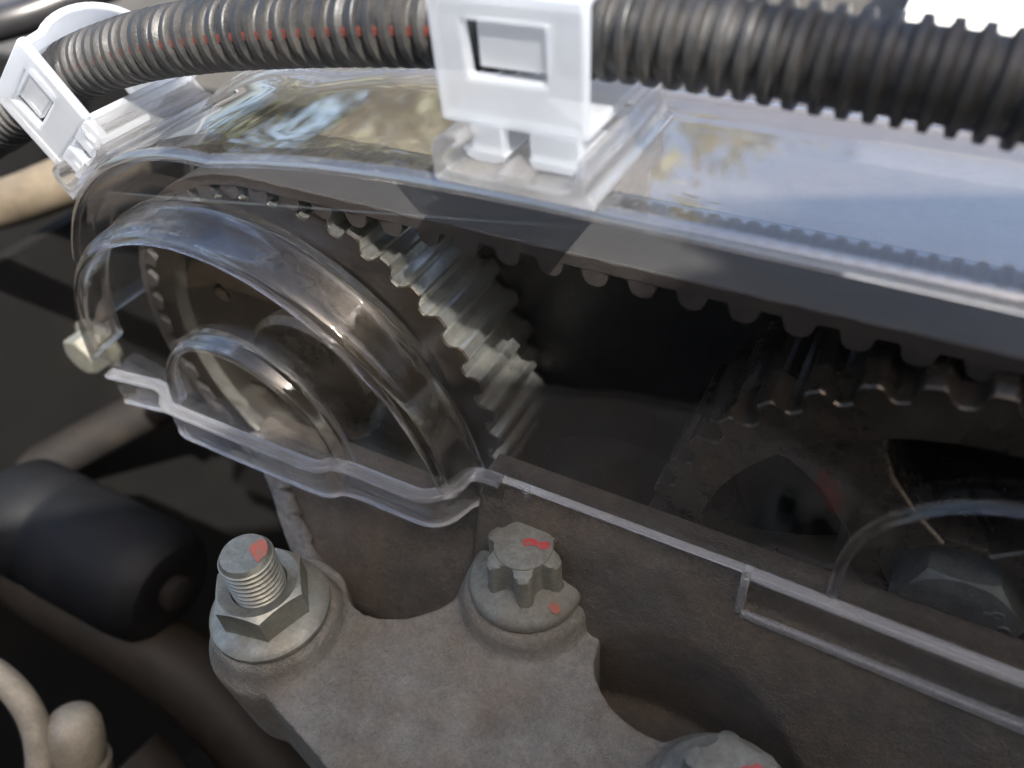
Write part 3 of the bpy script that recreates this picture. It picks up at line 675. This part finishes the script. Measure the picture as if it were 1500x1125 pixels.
# chipped alloy web between cover lip and nut
wp = catmull([(-123.4, -9.2, 91), (-117, -13.9, 84.4), (-110.4, -19.2, 77), (-101.2, -26.2, 66)], 9); rows = []
for i, p in enumerate(wp):
    w_ = 2.0 + 7.5 * (i / (len(wp) - 1)) ** .8 + random.uniform(-1.4, 1.4)
    rows.append([p + Vector((w_ * j / 6 - .4, -random.uniform(.15, .75) * (1 if 0 < j < 6 else -.6), random.uniform(.1, .5) * (1 if 0 < j < 6 else -.6))) for j in range(7)])
wo = MB().grid(rows).build('alloy_web', grey_alu_flake, origin=tuple(wp[0]), smooth=20); tag(wo, 'pale chipped alloy patch slanting down behind the flange nut', 'casting web')
wo.modifiers.new('skin', 'SOLIDIFY').thickness = .9 * MM
# valve cover behind the timing cover
vc = thing('valve_cover', 'dusty tan alloy valve cover behind the clear timing cover', 'valve cover', (-40, 60, 100))
part(MB().prism([(-160, 33, 90), (-160, 33, 122), (-150, 33, 130), (150, 33, 130), (150, 33, 90)], (0, 104, 0)), 'body', alloy_tan, vc, bevel=3, segs=3)
# panels behind
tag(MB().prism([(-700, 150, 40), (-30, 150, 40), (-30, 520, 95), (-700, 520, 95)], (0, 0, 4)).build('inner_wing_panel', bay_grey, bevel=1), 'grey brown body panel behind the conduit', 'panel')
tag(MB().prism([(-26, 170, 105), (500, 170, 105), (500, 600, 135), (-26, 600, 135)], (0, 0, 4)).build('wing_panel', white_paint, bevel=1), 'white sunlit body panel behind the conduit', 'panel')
structure(MB().box((-700, 140, -249), (500, 146, 92)), 'engine_bay_rear_wall', deep_shade)
structure(MB().box((-302, -600, -249), (-296, 139, 70)), 'engine_bay_side_wall', deep_shade)
# unseen bonnet, added and notched to shade the engine front and right conduit
E0 = Vector((-18, 8, 151)) + SUN * 420; e = Vector((-.77, -.64, 0)); pp = Vector((.64, -.77, 0))
bn = thing('shade_bonnet', 'unseen dark bonnet panel, added and notched to shade the front of the engine', 'bonnet', tuple(E0))
part(MB().prism([E0, E0 + e * 900, E0 + e * 900 + pp * 1200, E0 + Vector((1100, -600, 0)), E0 + Vector((1100, 200, 0)), E0 + Vector((78, 82, 0)), E0 + Vector((-52, 26, 0))], (0, 0, 8)), 'skin', dark_bay, bn)
for k in range(5):
    q = E0 + e * (-420 + 290 * k) + pp * 260
    part(MB().prism([q, q + e * 40, q + e * 40 + pp * 700, q + pp * 700], (0, 0, -14)), 'rib', dark_bay, bn)
structure(MB().box((-600, -420, -249), (500, -412, 190)), 'front_shade_wall', dark_bay)  # unseen wall added in front to cut the sky light on the engine
structure(MB().box((-60000, -60000, -905), (60000, 60000, -900)), 'ground', cast_brown)
def leaf_mat():
    M = Mat('leaves'); c = M.mixc(M.ramp(M.noise(3), [(.35, 0.), (.65, 1.)]), (.05, .075, .025), (.11, .10, .05))
    return M.set(Base_Color=c, Roughness=.6).m
leaf = leaf_mat(); bark = metal_mat('bark', (.10, .075, .05), (.06, .045, .03), (.14, .11, .08), 0, .9, .003, .4, 6)
def tree(x, y, h, r, label, n=7000):
    t = thing('tree', label, 'tree', (x, y, -900), 'trees round the car'); mb = MB().tube([(x, y, -900), (x + 60, y, h * .5), (x, y + 40, h)], lambda i: 170 - 60 * i, 12)
    for k in range(7):
        a = k * 2.4; mb.tube([(x, y, h * (.3 + .08 * k)), (x + math.cos(a) * r * .4, y + math.sin(a) * r * .4, h * (.5 + .09 * k)), (x + math.cos(a) * r * .75, y + math.sin(a) * r * .75, h * (.75 + .07 * k))], lambda i: 70 - 25 * i, 8)
    part(mb, 'trunk', bark, t)
    cl = [(random.gauss(0, .42), random.gauss(0, .42), random.gauss(0, .38)) for _ in range(60)]; mb = MB()
    for k in range(n):
        c = random.choice(cl); p = Vector((x + (c[0] + random.gauss(0, .13)) * r, y + (c[1] + random.gauss(0, .13)) * r, h + (c[2] + random.gauss(0, .12)) * r))
        u = Vector([random.gauss(0, 1) for _ in range(3)]).normalized(); w = u.orthogonal().normalized(); q = random.uniform(50, 120)
        mb.add([p - u * q, p + w * q * .5, p + u * q, p - w * q * .5], [(0, 1, 2, 3)])
    part(mb, 'crown', leaf, t, smooth=None)
tree(-3600, 4200, 1900, 2300, 'broad leafy tree mirrored in the cover crown')
tree(-450, 9000, 3000, 900, 'slim leafy tree straight behind the car', 2500)
tree(350, 9600, 2700, 1000, 'slim leafy tree to the side of the white wing', 2500)
tree(-2150, 8200, 3000, 1300, 'tall leafy tree beside the broad one', 3500)
cleanup_props()
